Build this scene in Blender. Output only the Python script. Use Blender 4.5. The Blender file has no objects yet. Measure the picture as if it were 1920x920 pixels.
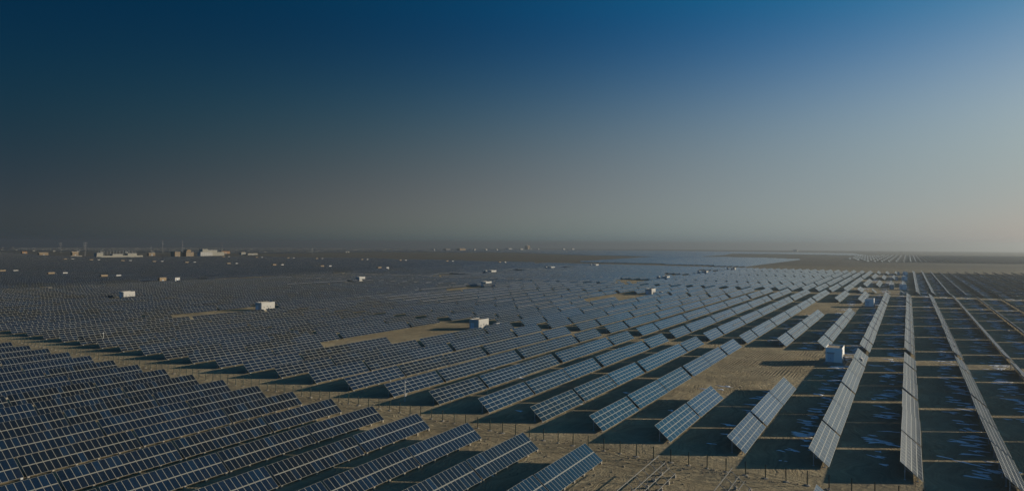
import bpy, bmesh, math, random
from math import sin, cos, pi, radians, hypot
from mathutils import Vector, Matrix
random.seed(7)
S = bpy.context.scene
C = S.collection

# ------------------------------------------------------------------ camera
F_PX, YAW, PITCH, ROLL, CAM_H = 1277.0, .5271, -.0025, .0042, 36.222
c, s = cos(YAW), sin(YAW); cp, sp = cos(PITCH), sin(PITCH); cr, sr = cos(ROLL), sin(ROLL)
R0 = Vector((c, s, 0)); F0 = Vector((-s*cp, c*cp, sp)); U0 = Vector((s*sp, -c*sp, cp))
XR = R0*cr + U0*sr; YU = U0*cr - R0*sr
cam = bpy.data.cameras.new('camera'); co = bpy.data.objects.new('camera', cam); C.objects.link(co)
cam.sensor_width = 36; cam.lens = 36*F_PX/1920; cam.clip_start = 1; cam.clip_end = 60000
m = Matrix.Identity(4)
for i in range(3):
    m[i][0], m[i][1], m[i][2], m[i][3] = XR[i], YU[i], -F0[i], (0, 0, CAM_H)[i]
co.matrix_world = m
S.camera = co
CAM = Vector((0, 0, CAM_H))

def project(p):
    v = Vector(p)-CAM; d = v.dot(F0)
    if d < 1: return None
    return 960+F_PX*v.dot(XR)/d, 460-F_PX*v.dot(YU)/d, d

def gz(x, y):                                   # the plain falls away gently with distance
    d = hypot(x, y)
    return -max(0.0, d-600)**2/2.4e6

# ------------------------------------------------------------------ materials
def mat(name):
    M = bpy.data.materials.new(name); M.use_nodes = True
    nt = M.node_tree; return M, nt, nt.nodes, nt.links, nt.nodes['Principled BSDF']
def math_n(nt, op, a, b=None, cl=False):
    n = nt.nodes.new('ShaderNodeMath'); n.operation = op; n.use_clamp = cl
    for i, v in enumerate((a, b)):
        if v is None: continue
        if isinstance(v, (int, float)): n.inputs[i].default_value = v
        else: nt.links.new(v, n.inputs[i])
    return n.outputs[0]
def mix_n(nt, f, a, b):
    n = nt.nodes.new('ShaderNodeMix'); n.data_type = 'RGBA'
    for i, v in ((0, f), (6, a), (7, b)):
        if isinstance(v, (int, float)): n.inputs[i].default_value = v
        elif isinstance(v, tuple): n.inputs[i].default_value = (*v, 1)
        else: nt.links.new(v, n.inputs[i])
    return n.outputs[2]
def noise_n(nt, vec, scale, detail=4, rough=.55, dist=0):
    n = nt.nodes.new('ShaderNodeTexNoise'); n.inputs['Scale'].default_value = scale
    n.inputs['Detail'].default_value = detail; n.inputs['Roughness'].default_value = rough
    n.inputs['Distortion'].default_value = dist
    if vec is not None: nt.links.new(vec, n.inputs['Vector'])
    return n.outputs['Fac']
def ramp(nt, v, a, b):
    n = nt.nodes.new('ShaderNodeMapRange'); n.inputs[1].default_value = a; n.inputs[2].default_value = b
    nt.links.new(v, n.inputs[0]); return n.outputs[0]
def mapping(nt, vec, scale=(1, 1, 1), rot=(0, 0, 0)):
    n = nt.nodes.new('ShaderNodeMapping'); n.inputs['Scale'].default_value = scale; n.inputs['Rotation'].default_value = rot
    nt.links.new(vec, n.inputs[0]); return n.outputs[0]

def simple(name, col, rough=.6, metal=0, var=.12, scale=3.0):
    M, nt, N, L, B = mat(name)
    tc = N.new('ShaderNodeTexCoord')
    f = noise_n(nt, tc.outputs['Object'], scale, 5)
    a = tuple(v*(1-var) for v in col); b = tuple(min(1, v*(1+var)) for v in col)
    L.new(mix_n(nt, f, a, b), B.inputs['Base Color'])
    B.inputs['Roughness'].default_value = rough; B.inputs['Metallic'].default_value = metal
    return M

def panel_material(name, lw_u, lw_v, cells_u, cells_v, mid_v=None):
    """glass faced modules; UV counts modules (u along the table, v up the slope)"""
    M, nt, N, L, B = mat(name)
    uv = N.new('ShaderNodeUVMap'); sx = N.new('ShaderNodeSeparateXYZ'); L.new(uv.outputs[0], sx.inputs[0])
    u, v = sx.outputs[0], sx.outputs[1]
    fu = math_n(nt, 'FRACT', u); fv = math_n(nt, 'FRACT', v)
    def edge(fr, w):                             # 1 on the frame line
        d = math_n(nt, 'ABSOLUTE', math_n(nt, 'SUBTRACT', fr, .5))
        return math_n(nt, 'GREATER_THAN', d, .5-w)
    line = math_n(nt, 'MAXIMUM', edge(fu, lw_u), edge(fv, lw_v))
    if mid_v is not None:
        d = math_n(nt, 'ABSOLUTE', math_n(nt, 'SUBTRACT', v, 1.0))
        line = math_n(nt, 'MAXIMUM', line, math_n(nt, 'LESS_THAN', d, mid_v))
    cu = edge(math_n(nt, 'FRACT', math_n(nt, 'MULTIPLY', u, cells_u)), .05)
    cv = edge(math_n(nt, 'FRACT', math_n(nt, 'MULTIPLY', v, cells_v)), .05)
    cell = math_n(nt, 'MAXIMUM', cu, cv)
    oi = N.new('ShaderNodeObjectInfo')
    cb = N.new('ShaderNodeCombineXYZ')
    L.new(math_n(nt, 'FLOOR', u), cb.inputs[0]); L.new(math_n(nt, 'FLOOR', v), cb.inputs[1])
    L.new(math_n(nt, 'MULTIPLY', oi.outputs['Random'], 977.0), cb.inputs[2])
    wn = N.new('ShaderNodeTexWhiteNoise'); wn.noise_dimensions = '3D'; L.new(cb.outputs[0], wn.inputs['Vector'])
    cb2 = N.new('ShaderNodeCombineXYZ')          # one tone per table
    L.new(math_n(nt, 'FLOOR', math_n(nt, 'DIVIDE', u, 32.0)), cb2.inputs[0])
    L.new(math_n(nt, 'MULTIPLY', oi.outputs['Random'], 331.0), cb2.inputs[1])
    wt = N.new('ShaderNodeTexWhiteNoise'); wt.noise_dimensions = '3D'; L.new(cb2.outputs[0], wt.inputs['Vector'])
    ct = mix_n(nt, wt.outputs['Value'], (.0040, .0085, .0140), (.0040, .0170, .0420))
    cm = mix_n(nt, math_n(nt, 'POWER', wn.outputs['Value'], 5.0), ct, (.006, .024, .055))
    cc = mix_n(nt, math_n(nt, 'MULTIPLY', cell, .06), cm, (.20, .21, .22))
    col = mix_n(nt, line, cc, (.222, .216, .18))
    tc = N.new('ShaderNodeTexCoord')
    dust = ramp(nt, noise_n(nt, tc.outputs['Object'], .35, 5), .35, .8)
    col = mix_n(nt, math_n(nt, 'MULTIPLY', dust, .05), col, (.13, .12, .095))
    L.new(col, B.inputs['Base Color'])
    r = math_n(nt, 'ADD', math_n(nt, 'MULTIPLY', line, .25), .13)
    r = math_n(nt, 'ADD', r, math_n(nt, 'MULTIPLY', dust, .08))
    L.new(r, B.inputs['Roughness'])
    L.new(math_n(nt, 'ADD', math_n(nt, 'MULTIPLY', wt.outputs['Value'], .5), 1.95), B.inputs['IOR'])   # some tables cleaner than others
    B.inputs['Sheen Weight'].default_value = .50; B.inputs['Sheen Roughness'].default_value = .24; B.inputs['Sheen Tint'].default_value = (.88, .96, .90, 1)
    return M

M_TALL = panel_material('module_glass_landscape', .030, .062, 12, 6)
M_FAR = panel_material('module_glass_narrow_frame', .023, .048, 12, 6)
M_LOW = panel_material('module_glass_portrait', .040, .016, 6, 12, .045)
M_STEEL = simple('galvanised_steel', (.42, .43, .43), .5, .35)
M_BACK = simple('module_backsheet', (.26, .27, .28), .6)
M_RAIL = simple('bright_steel_rail', (.20, .20, .19), .5, .2)
M_CONC = simple('concrete', (.28, .25, .20), .9, 0, .25, 4)
M_WHITE = simple('white_render', (.35, .345, .33), .8, 0, .06, 1.5)
M_WHITE_LIFT = simple('white_render_lifted', (.72, .72, .70), .7, 0, .06, 1.5)  # brighter copy of the white render: light put into the shaded cabin fronts
M_ROOF = simple('tan_roof', (.36, .29, .20), .9, 0, .2, 1.0)
M_TRIM = simple('grey_trim', (.30, .31, .32), .7)
M_DARK = simple('dark_opening', (.04, .045, .05), .4)
M_DOOR = simple('pale_blue_door', (.45, .52, .58), .5)
M_GREEN = simple('green_post_paint', (.012, .03, .022), .5)
M_POLE = simple('pale_pole', (.40, .39, .36), .6)
M_TAN = simple('tan_render', (.20, .145, .085), .85, 0, .08, .3)
M_ORANGE = simple('orange_sheet', (.22, .12, .05), .7, 0, .1, .3)
M_CREAM = simple('cream_render', (.24, .23, .195), .85, 0, .06, .3)
M_SLATE = simple('slate_roof', (.07, .075, .09), .8)
M_LATTICE = simple('lattice_steel', (.20, .20, .20), .6)

def snow_material():
    M, nt, N, L, B = mat('snow')
    tc = N.new('ShaderNodeTexCoord')
    f = noise_n(nt, tc.outputs['Object'], 2.0, 5)
    L.new(mix_n(nt, f, (.80, .82, .86), (.95, .96, .98)), B.inputs['Base Color'])
    B.inputs['Roughness'].default_value = .7
    bp = N.new('ShaderNodeBump'); bp.inputs['Strength'].default_value = .6; bp.inputs['Distance'].default_value = .08
    L.new(noise_n(nt, tc.outputs['Object'], 3.5, 6), bp.inputs['Height']); L.new(bp.outputs[0], B.inputs['Normal'])
    return M
M_SNOW = snow_material()

def soil_material():
    M, nt, N, L, B = mat('desert_soil')
    geo = N.new('ShaderNodeNewGeometry'); P = geo.outputs['Position']
    sep = N.new('ShaderNodeSeparateXYZ'); L.new(P, sep.inputs[0])
    big = noise_n(nt, P, .012, 5); mid = noise_n(nt, P, .09, 6, .6); fine = noise_n(nt, P, .9, 6, .65)
    speck = noise_n(nt, P, 3.2, 4, .7)
    # wheel tracks: along the rows nearly everywhere, along the fence on the service track
    wob = noise_n(nt, P, .03, 3)
    def tracks(axis, freq, wobble, seed):
        q = math_n(nt, 'ADD', math_n(nt, 'MULTIPLY', sep.outputs[axis], freq), math_n(nt, 'MULTIPLY', wob, wobble))
        q = math_n(nt, 'ADD', q, math_n(nt, 'MULTIPLY', noise_n(nt, P, .11, 2), wobble*.35+seed))
        cbn = N.new('ShaderNodeCombineXYZ'); L.new(q, cbn.inputs[0])
        L.new(math_n(nt, 'MULTIPLY', sep.outputs[1-axis], .035), cbn.inputs[1])
        return noise_n(nt, cbn.outputs[0], 1.0, 5, .7)
    along_row = tracks(0, 1.5, 26.0, 3.0)
    along_fence = tracks(1, 1.3, 9.0, 7.0)
    fd = math_n(nt, 'ABSOLUTE', math_n(nt, 'SUBTRACT', math_n(nt, 'ADD', sep.outputs[1], math_n(nt, 'MULTIPLY', sep.outputs[0], .045)), 106.5))
    on_track = math_n(nt, 'SUBTRACT', 1.0, ramp(nt, fd, 4.0, 10.0))
    tr = N.new('ShaderNodeMix'); tr.data_type = 'FLOAT'
    L.new(on_track, tr.inputs[0]); L.new(along_row, tr.inputs[2]); L.new(along_fence, tr.inputs[3])
    trk = tr.outputs[0]
    # raked ridges, in patches
    rk = N.new('ShaderNodeTexWave'); rk.inputs['Scale'].default_value = .36; rk.inputs['Distortion'].default_value = 9.0
    rk.inputs['Detail'].default_value = 2; rk.inputs['Detail Scale'].default_value = .35
    L.new(mapping(nt, P, (1, .12, 1), (0, 0, .10)), rk.inputs['Vector'])
    def boxmask(x0, x1, y0, y1, soft):
        m_ = None
        for ax, lo, hi in ((0, x0, x1), (1, y0, y1)):
            a_ = ramp(nt, math_n(nt, 'ADD', sep.outputs[ax], math_n(nt, 'MULTIPLY', math_n(nt, 'SUBTRACT', wob, .5), soft*2)), lo, lo+soft)
            b_ = math_n(nt, 'SUBTRACT', 1.0, ramp(nt, math_n(nt, 'ADD', sep.outputs[ax], math_n(nt, 'MULTIPLY', math_n(nt, 'SUBTRACT', mid, .5), soft*2)), hi-soft, hi))
            q_ = math_n(nt, 'MULTIPLY', a_, b_)
            m_ = q_ if m_ is None else math_n(nt, 'MULTIPLY', m_, q_)
        return m_
    rmask = math_n(nt, 'MAXIMUM', boxmask(-53, -22, 196, 252, 7), boxmask(-186, -158, 190, 255, 8))
    rmask = math_n(nt, 'MULTIPLY', rmask, ramp(nt, noise_n(nt, P, .07, 3), .36, .52))
    rake = math_n(nt, 'MULTIPLY', math_n(nt, 'MULTIPLY', rk.outputs['Fac'], rmask), math_n(nt, 'SUBTRACT', 1.0, on_track))
    patch = noise_n(nt, P, .05, 5, .65, .8)
    col = mix_n(nt, ramp(nt, mid, .3, .7), (.310, .256, .156), (.480, .394, .240))
    col = mix_n(nt, math_n(nt, 'MULTIPLY', ramp(nt, big, .42, .66), .55), col, (.30, .265, .185))
    col = mix_n(nt, math_n(nt, 'MULTIPLY', ramp(nt, trk, .35, .66), .75), col, (.185, .153, .100))
    col = mix_n(nt, math_n(nt, 'MULTIPLY', ramp(nt, fine, .55, .8), .40), col, (.45, .38, .25))
    col = mix_n(nt, math_n(nt, 'MULTIPLY', ramp(nt, speck, .62, .75), .6), col, (.10, .088, .068))
    col = mix_n(nt, math_n(nt, 'MULTIPLY', ramp(nt, patch, .50, .70), .5), col, (.50, .415, .265))
    col = mix_n(nt, math_n(nt, 'MULTIPLY', math_n(nt, 'SUBTRACT', 1.0, ramp(nt, patch, .30, .46)), .5), col, (.190, .158, .105))
    col = mix_n(nt, math_n(nt, 'MULTIPLY', math_n(nt, 'MULTIPLY', math_n(nt, 'SUBTRACT', 1.0, rk.outputs['Fac']), rmask), .45), col, (.13, .108, .072))  # ridge shading also put into the colour: furrows darkened
    # far grazing land: browner, with faint bands
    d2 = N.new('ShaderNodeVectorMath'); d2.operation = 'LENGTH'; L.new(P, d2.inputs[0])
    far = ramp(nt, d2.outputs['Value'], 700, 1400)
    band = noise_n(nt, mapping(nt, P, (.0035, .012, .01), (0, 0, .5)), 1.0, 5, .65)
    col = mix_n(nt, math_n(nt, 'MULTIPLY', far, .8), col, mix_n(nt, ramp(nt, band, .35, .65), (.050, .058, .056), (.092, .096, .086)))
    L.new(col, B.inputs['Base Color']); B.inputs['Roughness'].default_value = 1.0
    B.inputs['Specular IOR Level'].default_value = .1
    tmask = math_n(nt, 'MAXIMUM', on_track, ramp(nt, noise_n(nt, P, .045, 3), .40, .56))
    trk = math_n(nt, 'ADD', math_n(nt, 'MULTIPLY', trk, tmask), math_n(nt, 'MULTIPLY', math_n(nt, 'SUBTRACT', 1.0, tmask), .5))
    scuff = noise_n(nt, P, .35, 6, .7, .6)
    h = math_n(nt, 'ADD', math_n(nt, 'MULTIPLY', mid, .8), math_n(nt, 'MULTIPLY', trk, .85))
    h = math_n(nt, 'ADD', h, math_n(nt, 'MULTIPLY', scuff, .38))
    h = math_n(nt, 'ADD', h, math_n(nt, 'MULTIPLY', rake, .20))
    h = math_n(nt, 'ADD', h, math_n(nt, 'MULTIPLY', fine, .16))
    h = math_n(nt, 'ADD', h, math_n(nt, 'MULTIPLY', speck, .05))
    bp = N.new('ShaderNodeBump'); bp.inputs['Strength'].default_value = 1.0; bp.inputs['Distance'].default_value = 1.0
    L.new(h, bp.inputs['Height']); L.new(bp.outputs[0], B.inputs['Normal'])
    return M
M_SOIL = soil_material()

# ------------------------------------------------------------------ mesh helpers
class MB:
    """collects boxes, bars and slabs into one mesh"""
    def __init__(self): self.v = []; self.f = []; self.uv = {}; self.mi = {}
    def hexa(self, p, mi=0):                     # 8 points: bottom 4 ccw, top 4 ccw
        b = len(self.v); self.v += [tuple(q) for q in p]
        n = len(self.f)
        self.f += [(b+3, b+2, b+1, b), (b+4, b+5, b+6, b+7), (b, b+1, b+5, b+4), (b+1, b+2, b+6, b+5), (b+2, b+3, b+7, b+6), (b+3, b, b+4, b+7)]
        if mi:
            for k in range(6): self.mi[n+k] = mi
        return n
    def box(self, x0, x1, y0, y1, z0, z1, mi=0):
        return self.hexa([(x0, y0, z0), (x1, y0, z0), (x1, y1, z0), (x0, y1, z0), (x0, y0, z1), (x1, y0, z1), (x1, y1, z1), (x0, y1, z1)], mi)
    def bar(self, a, b, w, h=None, mi=0):        # rectangular bar from a to b
        a = Vector(a); b = Vector(b); h = h or w
        d = (b-a).normalized(); up = Vector((0, 0, 1)) if abs(d.z) < .95 else Vector((0, 1, 0))
        x = d.cross(up).normalized()*(w/2); y = x.normalized().cross(d)*(h/2)
        return self.hexa([a-x-y, a+x-y, a+x+y, a-x+y, b-x-y, b+x-y, b+x+y, b-x+y], mi)
    def tube(self, a, b, r0, r1, n=8, mi=0):
        a = Vector(a); b = Vector(b); d = (b-a).normalized()
        up = Vector((0, 0, 1)) if abs(d.z) < .95 else Vector((1, 0, 0))
        x = d.cross(up).normalized(); y = x.cross(d)
        i0 = len(self.v)
        for p, r in ((a, r0), (b, r1)):
            for k in range(n): self.v.append(tuple(p+x*(r*cos(2*pi*k/n))+y*(r*sin(2*pi*k/n))))
        for k in range(n): self.f.append((i0+k, i0+(k+1) % n, i0+n+(k+1) % n, i0+n+k))
        self.f.append(tuple(range(i0+n-1, i0-1, -1))); self.f.append(tuple(range(i0+n, i0+2*n)))
    def mesh(self, name, mats):
        me = bpy.data.meshes.new(name); me.from_pydata(self.v, [], self.f)
        for q in (mats if isinstance(mats, (list, tuple)) else [mats]): me.materials.append(q)
        for k, q in self.mi.items(): me.polygons[k].material_index = q
        if self.uv:
            l = me.uv_layers.new(name='UVMap')
            for k, q in self.uv.items():
                for li, t in zip(me.polygons[k].loop_indices, q): l.data[li].uv = t
        me.update()
        bm = bmesh.new(); bm.from_mesh(me); bmesh.ops.recalc_face_normals(bm, faces=bm.faces); bm.to_mesh(me); bm.free()
        return me
    def build(self, name, mats, parent=None): return add(name, self.mesh(name, mats), parent)
def add(name, me, parent=None, loc=None):
    o = bpy.data.objects.new(name, me); C.objects.link(o)
    if parent: o.parent = parent
    if loc: o.location = loc
    return o
def tag(o, label=None, cat=None, group=None, kind=None):
    for k, v in (('label', label), ('category', cat), ('group', group), ('kind', kind)):
        if v: o[k] = v
    return o
def thing(name, label, cat, loc, group=None, rz=0):
    o = add(name, None, None, loc); o.rotation_euler = (0, 0, rz); o.empty_display_size = .5
    return tag(o, label, cat, group)
ORD = ['zeroth', 'first', 'second', 'third', 'fourth', 'fifth', 'sixth', 'seventh', 'eighth', 'ninth', 'tenth', 'eleventh', 'twelfth', 'thirteenth', 'fourteenth', 'fifteenth', 'sixteenth', 'seventeenth', 'eighteenth', 'nineteenth', 'twentieth']
def nth(n):
    if n <= 20: return ORD[n]
    t = {2: 'twenty', 3: 'thirty', 4: 'forty'}[n//10]
    return t+'-'+ORD[n % 10] if n % 10 else {3: 'thirtieth', 4: 'fortieth'}[n//10]

# ------------------------------------------------------------------ ground
def ground():
    rings = [0.5]; r = 12.0
    while r < 11000: rings.append(r); r *= 1.09
    rings.append(11000); n = 180
    v = []; f = []
    for r in rings:
        for k in range(n):
            x, y = r*cos(2*pi*k/n), r*sin(2*pi*k/n); v.append((x, y, gz(x, y)))
    for i in range(len(rings)-1):
        for k in range(n): f.append((i*n+k, i*n+(k+1) % n, (i+1)*n+(k+1) % n, (i+1)*n+k))
    f.append(tuple(range(n-1, -1, -1)))
    me = bpy.data.meshes.new('ground'); me.from_pydata(v, [], f); me.materials.append(M_SOIL)
    bm = bmesh.new(); bm.from_mesh(me); bmesh.ops.recalc_face_normals(bm, faces=bm.faces)
    if sum(q.normal.z for q in bm.faces) < 0: bmesh.ops.reverse_faces(bm, faces=bm.faces)
    bm.to_mesh(me); bm.free(); me.polygons.foreach_set('use_smooth', [True]*len(me.polygons))
    tag(add('ground', me), kind='structure')
ground()

# ------------------------------------------------------------------ solar tables
TH, TW, TL, TZ = .715, 4.03, 20.0, .39            # tall: four landscape modules up the slope
LH, LW, LL, LZ = .647, 4.04, 17.95, .47           # low: two portrait modules up the slope

def slab(mb, W, th, zl, L, nu, nv, y0=0.0, ox=0.0, oz=0.0, u0=0, thick=.045):
    ex = Vector((-cos(th), 0, sin(th))); nrm = Vector((sin(th), 0, cos(th)))
    a = Vector((ox, y0, oz+zl)); b = a+ex*W; y = Vector((0, L, 0)); t = nrm*thick
    n = mb.hexa([a-t, a-t+y, b-t+y, b-t, a, a+y, b+y, b], 1)
    mb.mi[n+1] = 0
    mb.uv[n+1] = [(u0, 0), (u0+nu, 0), (u0+nu, nv), (u0, nv)]

def on_slope(th, zl, q, drop):                    # point q metres up the slope, drop below the face
    return -cos(th)*q-sin(th)*drop, zl+sin(th)*q-cos(th)*drop

def tall_frame(mb, L=TL, posts=False, n=5):
    for q in (.45, 1.45, 2.55, 3.6):
        x, z = on_slope(TH, TZ, q, .10); mb.bar((x, .15, z), (x, L-.15, z), .06, .09)
    for i in range(n):
        y = .9+(L-1.8)*i/(n-1)
        x0, z0 = on_slope(TH, TZ, .15, .19); x1, z1 = on_slope(TH, TZ, 3.85, .19)
        mb.bar((x0, y, z0), (x1, y, z1), .07, .09)
        x2, z2 = on_slope(TH, TZ, .7, .24); x3, z3 = on_slope(TH, TZ, 3.0, .24)
        mb.bar((x2-.05, y, .7), (x3, y, z3-.4), .05, .05)
        if posts:
            mb.bar((x2, y, -.1), (x2, y, z2), .09); mb.bar((x3, y, -.1), (x3, y, z3), .09)
def leg_mesh(name, h, w=.09):
    mb = MB(); mb.bar((0, 0, -.1), (0, 0, h), w); mb.box(-.16, .16, -.16, .16, -.05, .07); return mb.mesh(name, M_STEEL)

_m = MB(); slab(_m, TW, TH, TZ, TL, 10, 4); ME_TALL_FACE = _m.mesh('panel_face', [M_TALL, M_BACK])
_m = MB(); tall_frame(_m); ME_TALL_FRAME = _m.mesh('frame', M_STEEL)
_m = MB(); tall_frame(_m, posts=True); ME_TALL_FRAME_P = _m.mesh('frame', M_STEEL)
TX2, TZ2 = on_slope(TH, TZ, .7, .24); TX3, TZ3 = on_slope(TH, TZ, 3.0, .24)
ME_TLEG_F = leg_mesh('leg', TZ2); ME_TLEG_R = leg_mesh('leg', TZ3)

def make_tall(loc, label, legs):
    t = thing('tall_solar_table', label, 'solar table', loc, 'four-high solar tables in rows beyond the fence')
    t.rotation_euler = (random.gauss(0, .0025), random.gauss(0, .009), random.gauss(0, .0022))
    add('panel_face', ME_TALL_FACE, t)
    add('frame', ME_TALL_FRAME if legs else ME_TALL_FRAME_P, t)
    if legs:
        for i in range(5):
            y = .9+(TL-1.8)*i/4
            add('leg', ME_TLEG_F, t, (TX2, y, 0)); add('leg', ME_TLEG_R, t, (TX3, y, 0))
    return t

# row positions, read off the ground plan of the site
XK = {-11: -210.1, -10: -197.0, -9: -183.7, -8: -170.4, -7: -157.2, -6: -144.2, -5: -130.8, -4: -117.0, -3: -103.7, -2: -90.2, -1: -76.7, 0: -63.5, 1: -50.3, 2: -37.1, 3: -24.0, 4: -10.9, 5: 2.1, 6: 15.3, 7: 28.4}
SK = {-11: 7.8, -10: 6.8, -9: 6.5, -8: 5.9, -7: 5.2, -6: 5.0, -5: 4.5, -4: 3.4, -3: 2.8, -2: 2.3, -1: 1.8, 0: 1.0, 1: .7, 2: .4, 3: .2, 4: .1, 5: 0}
def xk(k): return XK[k] if k in XK else (-210.1+13.2*(k+11) if k < -11 else 28.4+13.15*(k-7))
def sk(k): return SK[k] if k in SK else (7.8-.45*(k+11) if k < -11 else 0.0)
B1 = [120.9, 142, 162.3, 184.5, 204.8, 226.6]
B2 = [256.7, 279, 299.3, 321.3, 341.6, 363.6, 383.9, 406.2, 426.5, 448.5]
B3 = [475, 495.3, 517.5, 537.8]
TALL = []                                         # (x, y, length, row, index-in-row)
for k in range(-37, 14):
    col = (k-3) % 10                              # every tenth row holds an inverter cabin
    idx = 0
    for bi, B in enumerate((B1, B2, B3)):
        for i, y in enumerate(B):
            idx += 1
            if bi == 0 and k <= 3:
                if k < -20:
                    if (k == -27 and i == 5) or (k == -28 and i >= 4): continue
                elif True:
                    if (col == 0 and i >= 3) or (col == 9 and i >= 2): continue
                else:
                    if (col == 0 and i >= 4) or (col == 9 and i >= 3): continue
            if bi == 1 and k <= 3 and ((col == 0 and i >= 7) or (col == 9 and i >= 6)): continue
            yy = y+sk(k)*max(0, 1-(y-120)/330)
            if k < 0 and bi < 2 and (i in (3, 5)) and bi == 0: yy += .3
            TALL.append((xk(k)+random.uniform(-.06, .06), yy+random.uniform(-.15, .15), TL, k, idx))
FAR = []                                          # rest of this block: closer row pitch
def run(x, y0, y1):
    y = y0; n = 0
    while y < y1-6:
        L = min(20.0, y1-y)
        FAR.append((x+random.uniform(-.05, .05), y, L)); y += L+(.3 if n % 2 == 0 else 1.9); n += 1
for j in range(-60, 20):
    x = 7.9+9.67*j if j >= -1 else -1.5+9.67*(j+1)
    if x < -560 or x > 165: continue
    q = (j+3) % 22
    end = 1062 if j >= 0 else min(1130, 1012+1.4*(-j))
    if j >= 0: segs = [(574, 656.5), (660, end)]
    elif q == 0: segs = [(578, 594), (661, 750), (802, 880), (948, end)]
    elif q == 21: segs = [(580, 628), (660, 771), (812, 922), (953, end)]
    elif q == 1: segs = [(577, 585), (658, 748), (803, 887), (947, end)]
    elif q == 2: segs = [(576, 584), (676, 748), (822, 887), (962, end)]
    elif q == 20: segs = [(584, 657), (662, 804), (817, end)]
    else: segs = [(575, 652), (661, 805), (815, 940), (950, end)]
    for a, b in segs: run(x, a, b)

def visible_size(x, y, L):
    pts = [project((x, y, .6)), project((x, y+L, .6)), project((x-3.1, y+L, 3.2)), project((x-3.1, y, 3.2))]
    if any(p is None for p in pts): return 0
    xs = [min(1920, max(0, p[0])) for p in pts]; ys = [min(920, max(0, p[1])) for p in pts]
    a = 0
    for i in range(4): a += xs[i]*ys[(i+1) % 4]-xs[(i+1) % 4]*ys[i]
    return abs(a)/2
ranked = sorted(TALL, key=lambda t: -visible_size(t[0], t[1], t[2]))
NEAR, REST = ranked[:300], ranked[300:]
def row_name(k):
    if k == 3: return 'in the row of the nearest white cabin'
    if k > 3: return '%s row right of the nearest cabin' % nth(k-3)
    return '%s row left of the nearest cabin' % nth(3-k)
rowseq = {}
for t in sorted(TALL, key=lambda t: t[1]): rowseq.setdefault(t[3], []).append(t)
for n, t in enumerate(NEAR):
    i = rowseq[t[3]].index(t)
    lab = ('four-high solar table at the fence end, '+row_name(t[3])) if i == 0 else \
          ('four-high solar table, %s from the fence, %s' % (nth(i+1), row_name(t[3])))
    make_tall((t[0], t[1], gz(t[0], t[1])), lab, n < 70)

def field_mesh(name, tables, label, supports=True, glass=None):
    mb = MB()
    for n, (x, y, L) in enumerate(tables):
        z = gz(x, y)
        slab(mb, TW, TH+random.gauss(0, .009), TZ, L, max(1, round(L/2)), 4, y, x, z, 32*n)
        if supports:
            px, pz = on_slope(TH, TZ, 2.2, .12)
            k = mb.bar((x+px, y+.3, z+pz), (x+px, y+L-.3, z+pz), 1.2, .10, 1)
            for yy in (y+1, y+L/2, y+L-1):
                mb.bar((x+TX3, yy, z-.1), (x+TX3, yy, z+TZ3), .1, .1, 1)
    o = mb.build(name, [glass or M_TALL, M_BACK]); tag(o, label, None, None, 'stuff')
    return o
field_mesh('solar_tables', [(t[0], t[1], t[2]) for t in REST]+FAR, 'rows of solar tables running back to the far edge of the near block')

# ------------------------------------------------------------------ low two-row tables in front of the fence
_m = MB(); slab(_m, LW, LH, LZ, LL, 18, 2); ME_LOW_FACE = _m.mesh('panel_face', [M_LOW, M_BACK])
def low_frame(mb, y0, y1, mi=0):
    for q in (.4, 1.55, 2.5, 3.65):
        x, z = on_slope(LH, LZ, q, .09); mb.bar((x, y0, z), (x, y1, z), .05, .08, mi)
LEGS_Y = [.25+3.49*i for i in range(6)]
LX1, LZ1 = on_slope(LH, LZ, .25, .13); LX2, LZ2 = on_slope(LH, LZ, 2.9, .13)
def low_rafter(mb, y):
    a = on_slope(LH, LZ, .05, .15); b = on_slope(LH, LZ, 3.95, .15)
    mb.bar((a[0], y, a[1]), (b[0], y, b[1]), .05, .07)
    e = on_slope(LH, LZ, 1.7, .16); mb.bar((LX2, y, .5), (e[0], y, e[1]), .04, .04)
_m = MB(); low_frame(_m, .1, LL-.1)
for y in LEGS_Y: low_rafter(_m, y)
ME_LOW_FRAME = _m.mesh('frame', M_STEEL)
_m = MB(); _m.bar((0, 0, .3), (0, 0, LZ2), .08); ME_LLEG_R = _m.mesh('leg', M_STEEL)
_m = MB(); _m.bar((0, 0, .25), (0, 0, LZ1), .08); ME_LLEG_F = _m.mesh('leg', M_STEEL)
def block_mesh():
    bm = bmesh.new(); bmesh.ops.create_cube(bm, size=1)
    for v in bm.verts: v.co = Vector((v.co.x*.36, v.co.y*.36, v.co.z*.5+.14))
    bmesh.ops.bevel(bm, geom=bm.edges[:], offset=.02, segments=1, affect='EDGES')
    me = bpy.data.meshes.new('footing'); bm.to_mesh(me); bm.free(); me.materials.append(M_CONC); return me
ME_FOOT = block_mesh()
_m = MB()
for y in LEGS_Y:
    _m.bar((LX1, y, -.1), (LX1, y, LZ1), .08); _m.bar((LX2, y, -.1), (LX2, y, LZ2), .08); _m.box(LX1-.18, LX1+.18, y-.18, y+.18, -.1, .38); _m.box(LX2-.18, LX2+.18, y-.18, y+.18, -.1, .38)
low_frame(_m, .1, LL-.1); ME_LOW_FRAME_P = _m.mesh('frame', M_STEEL)
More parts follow.
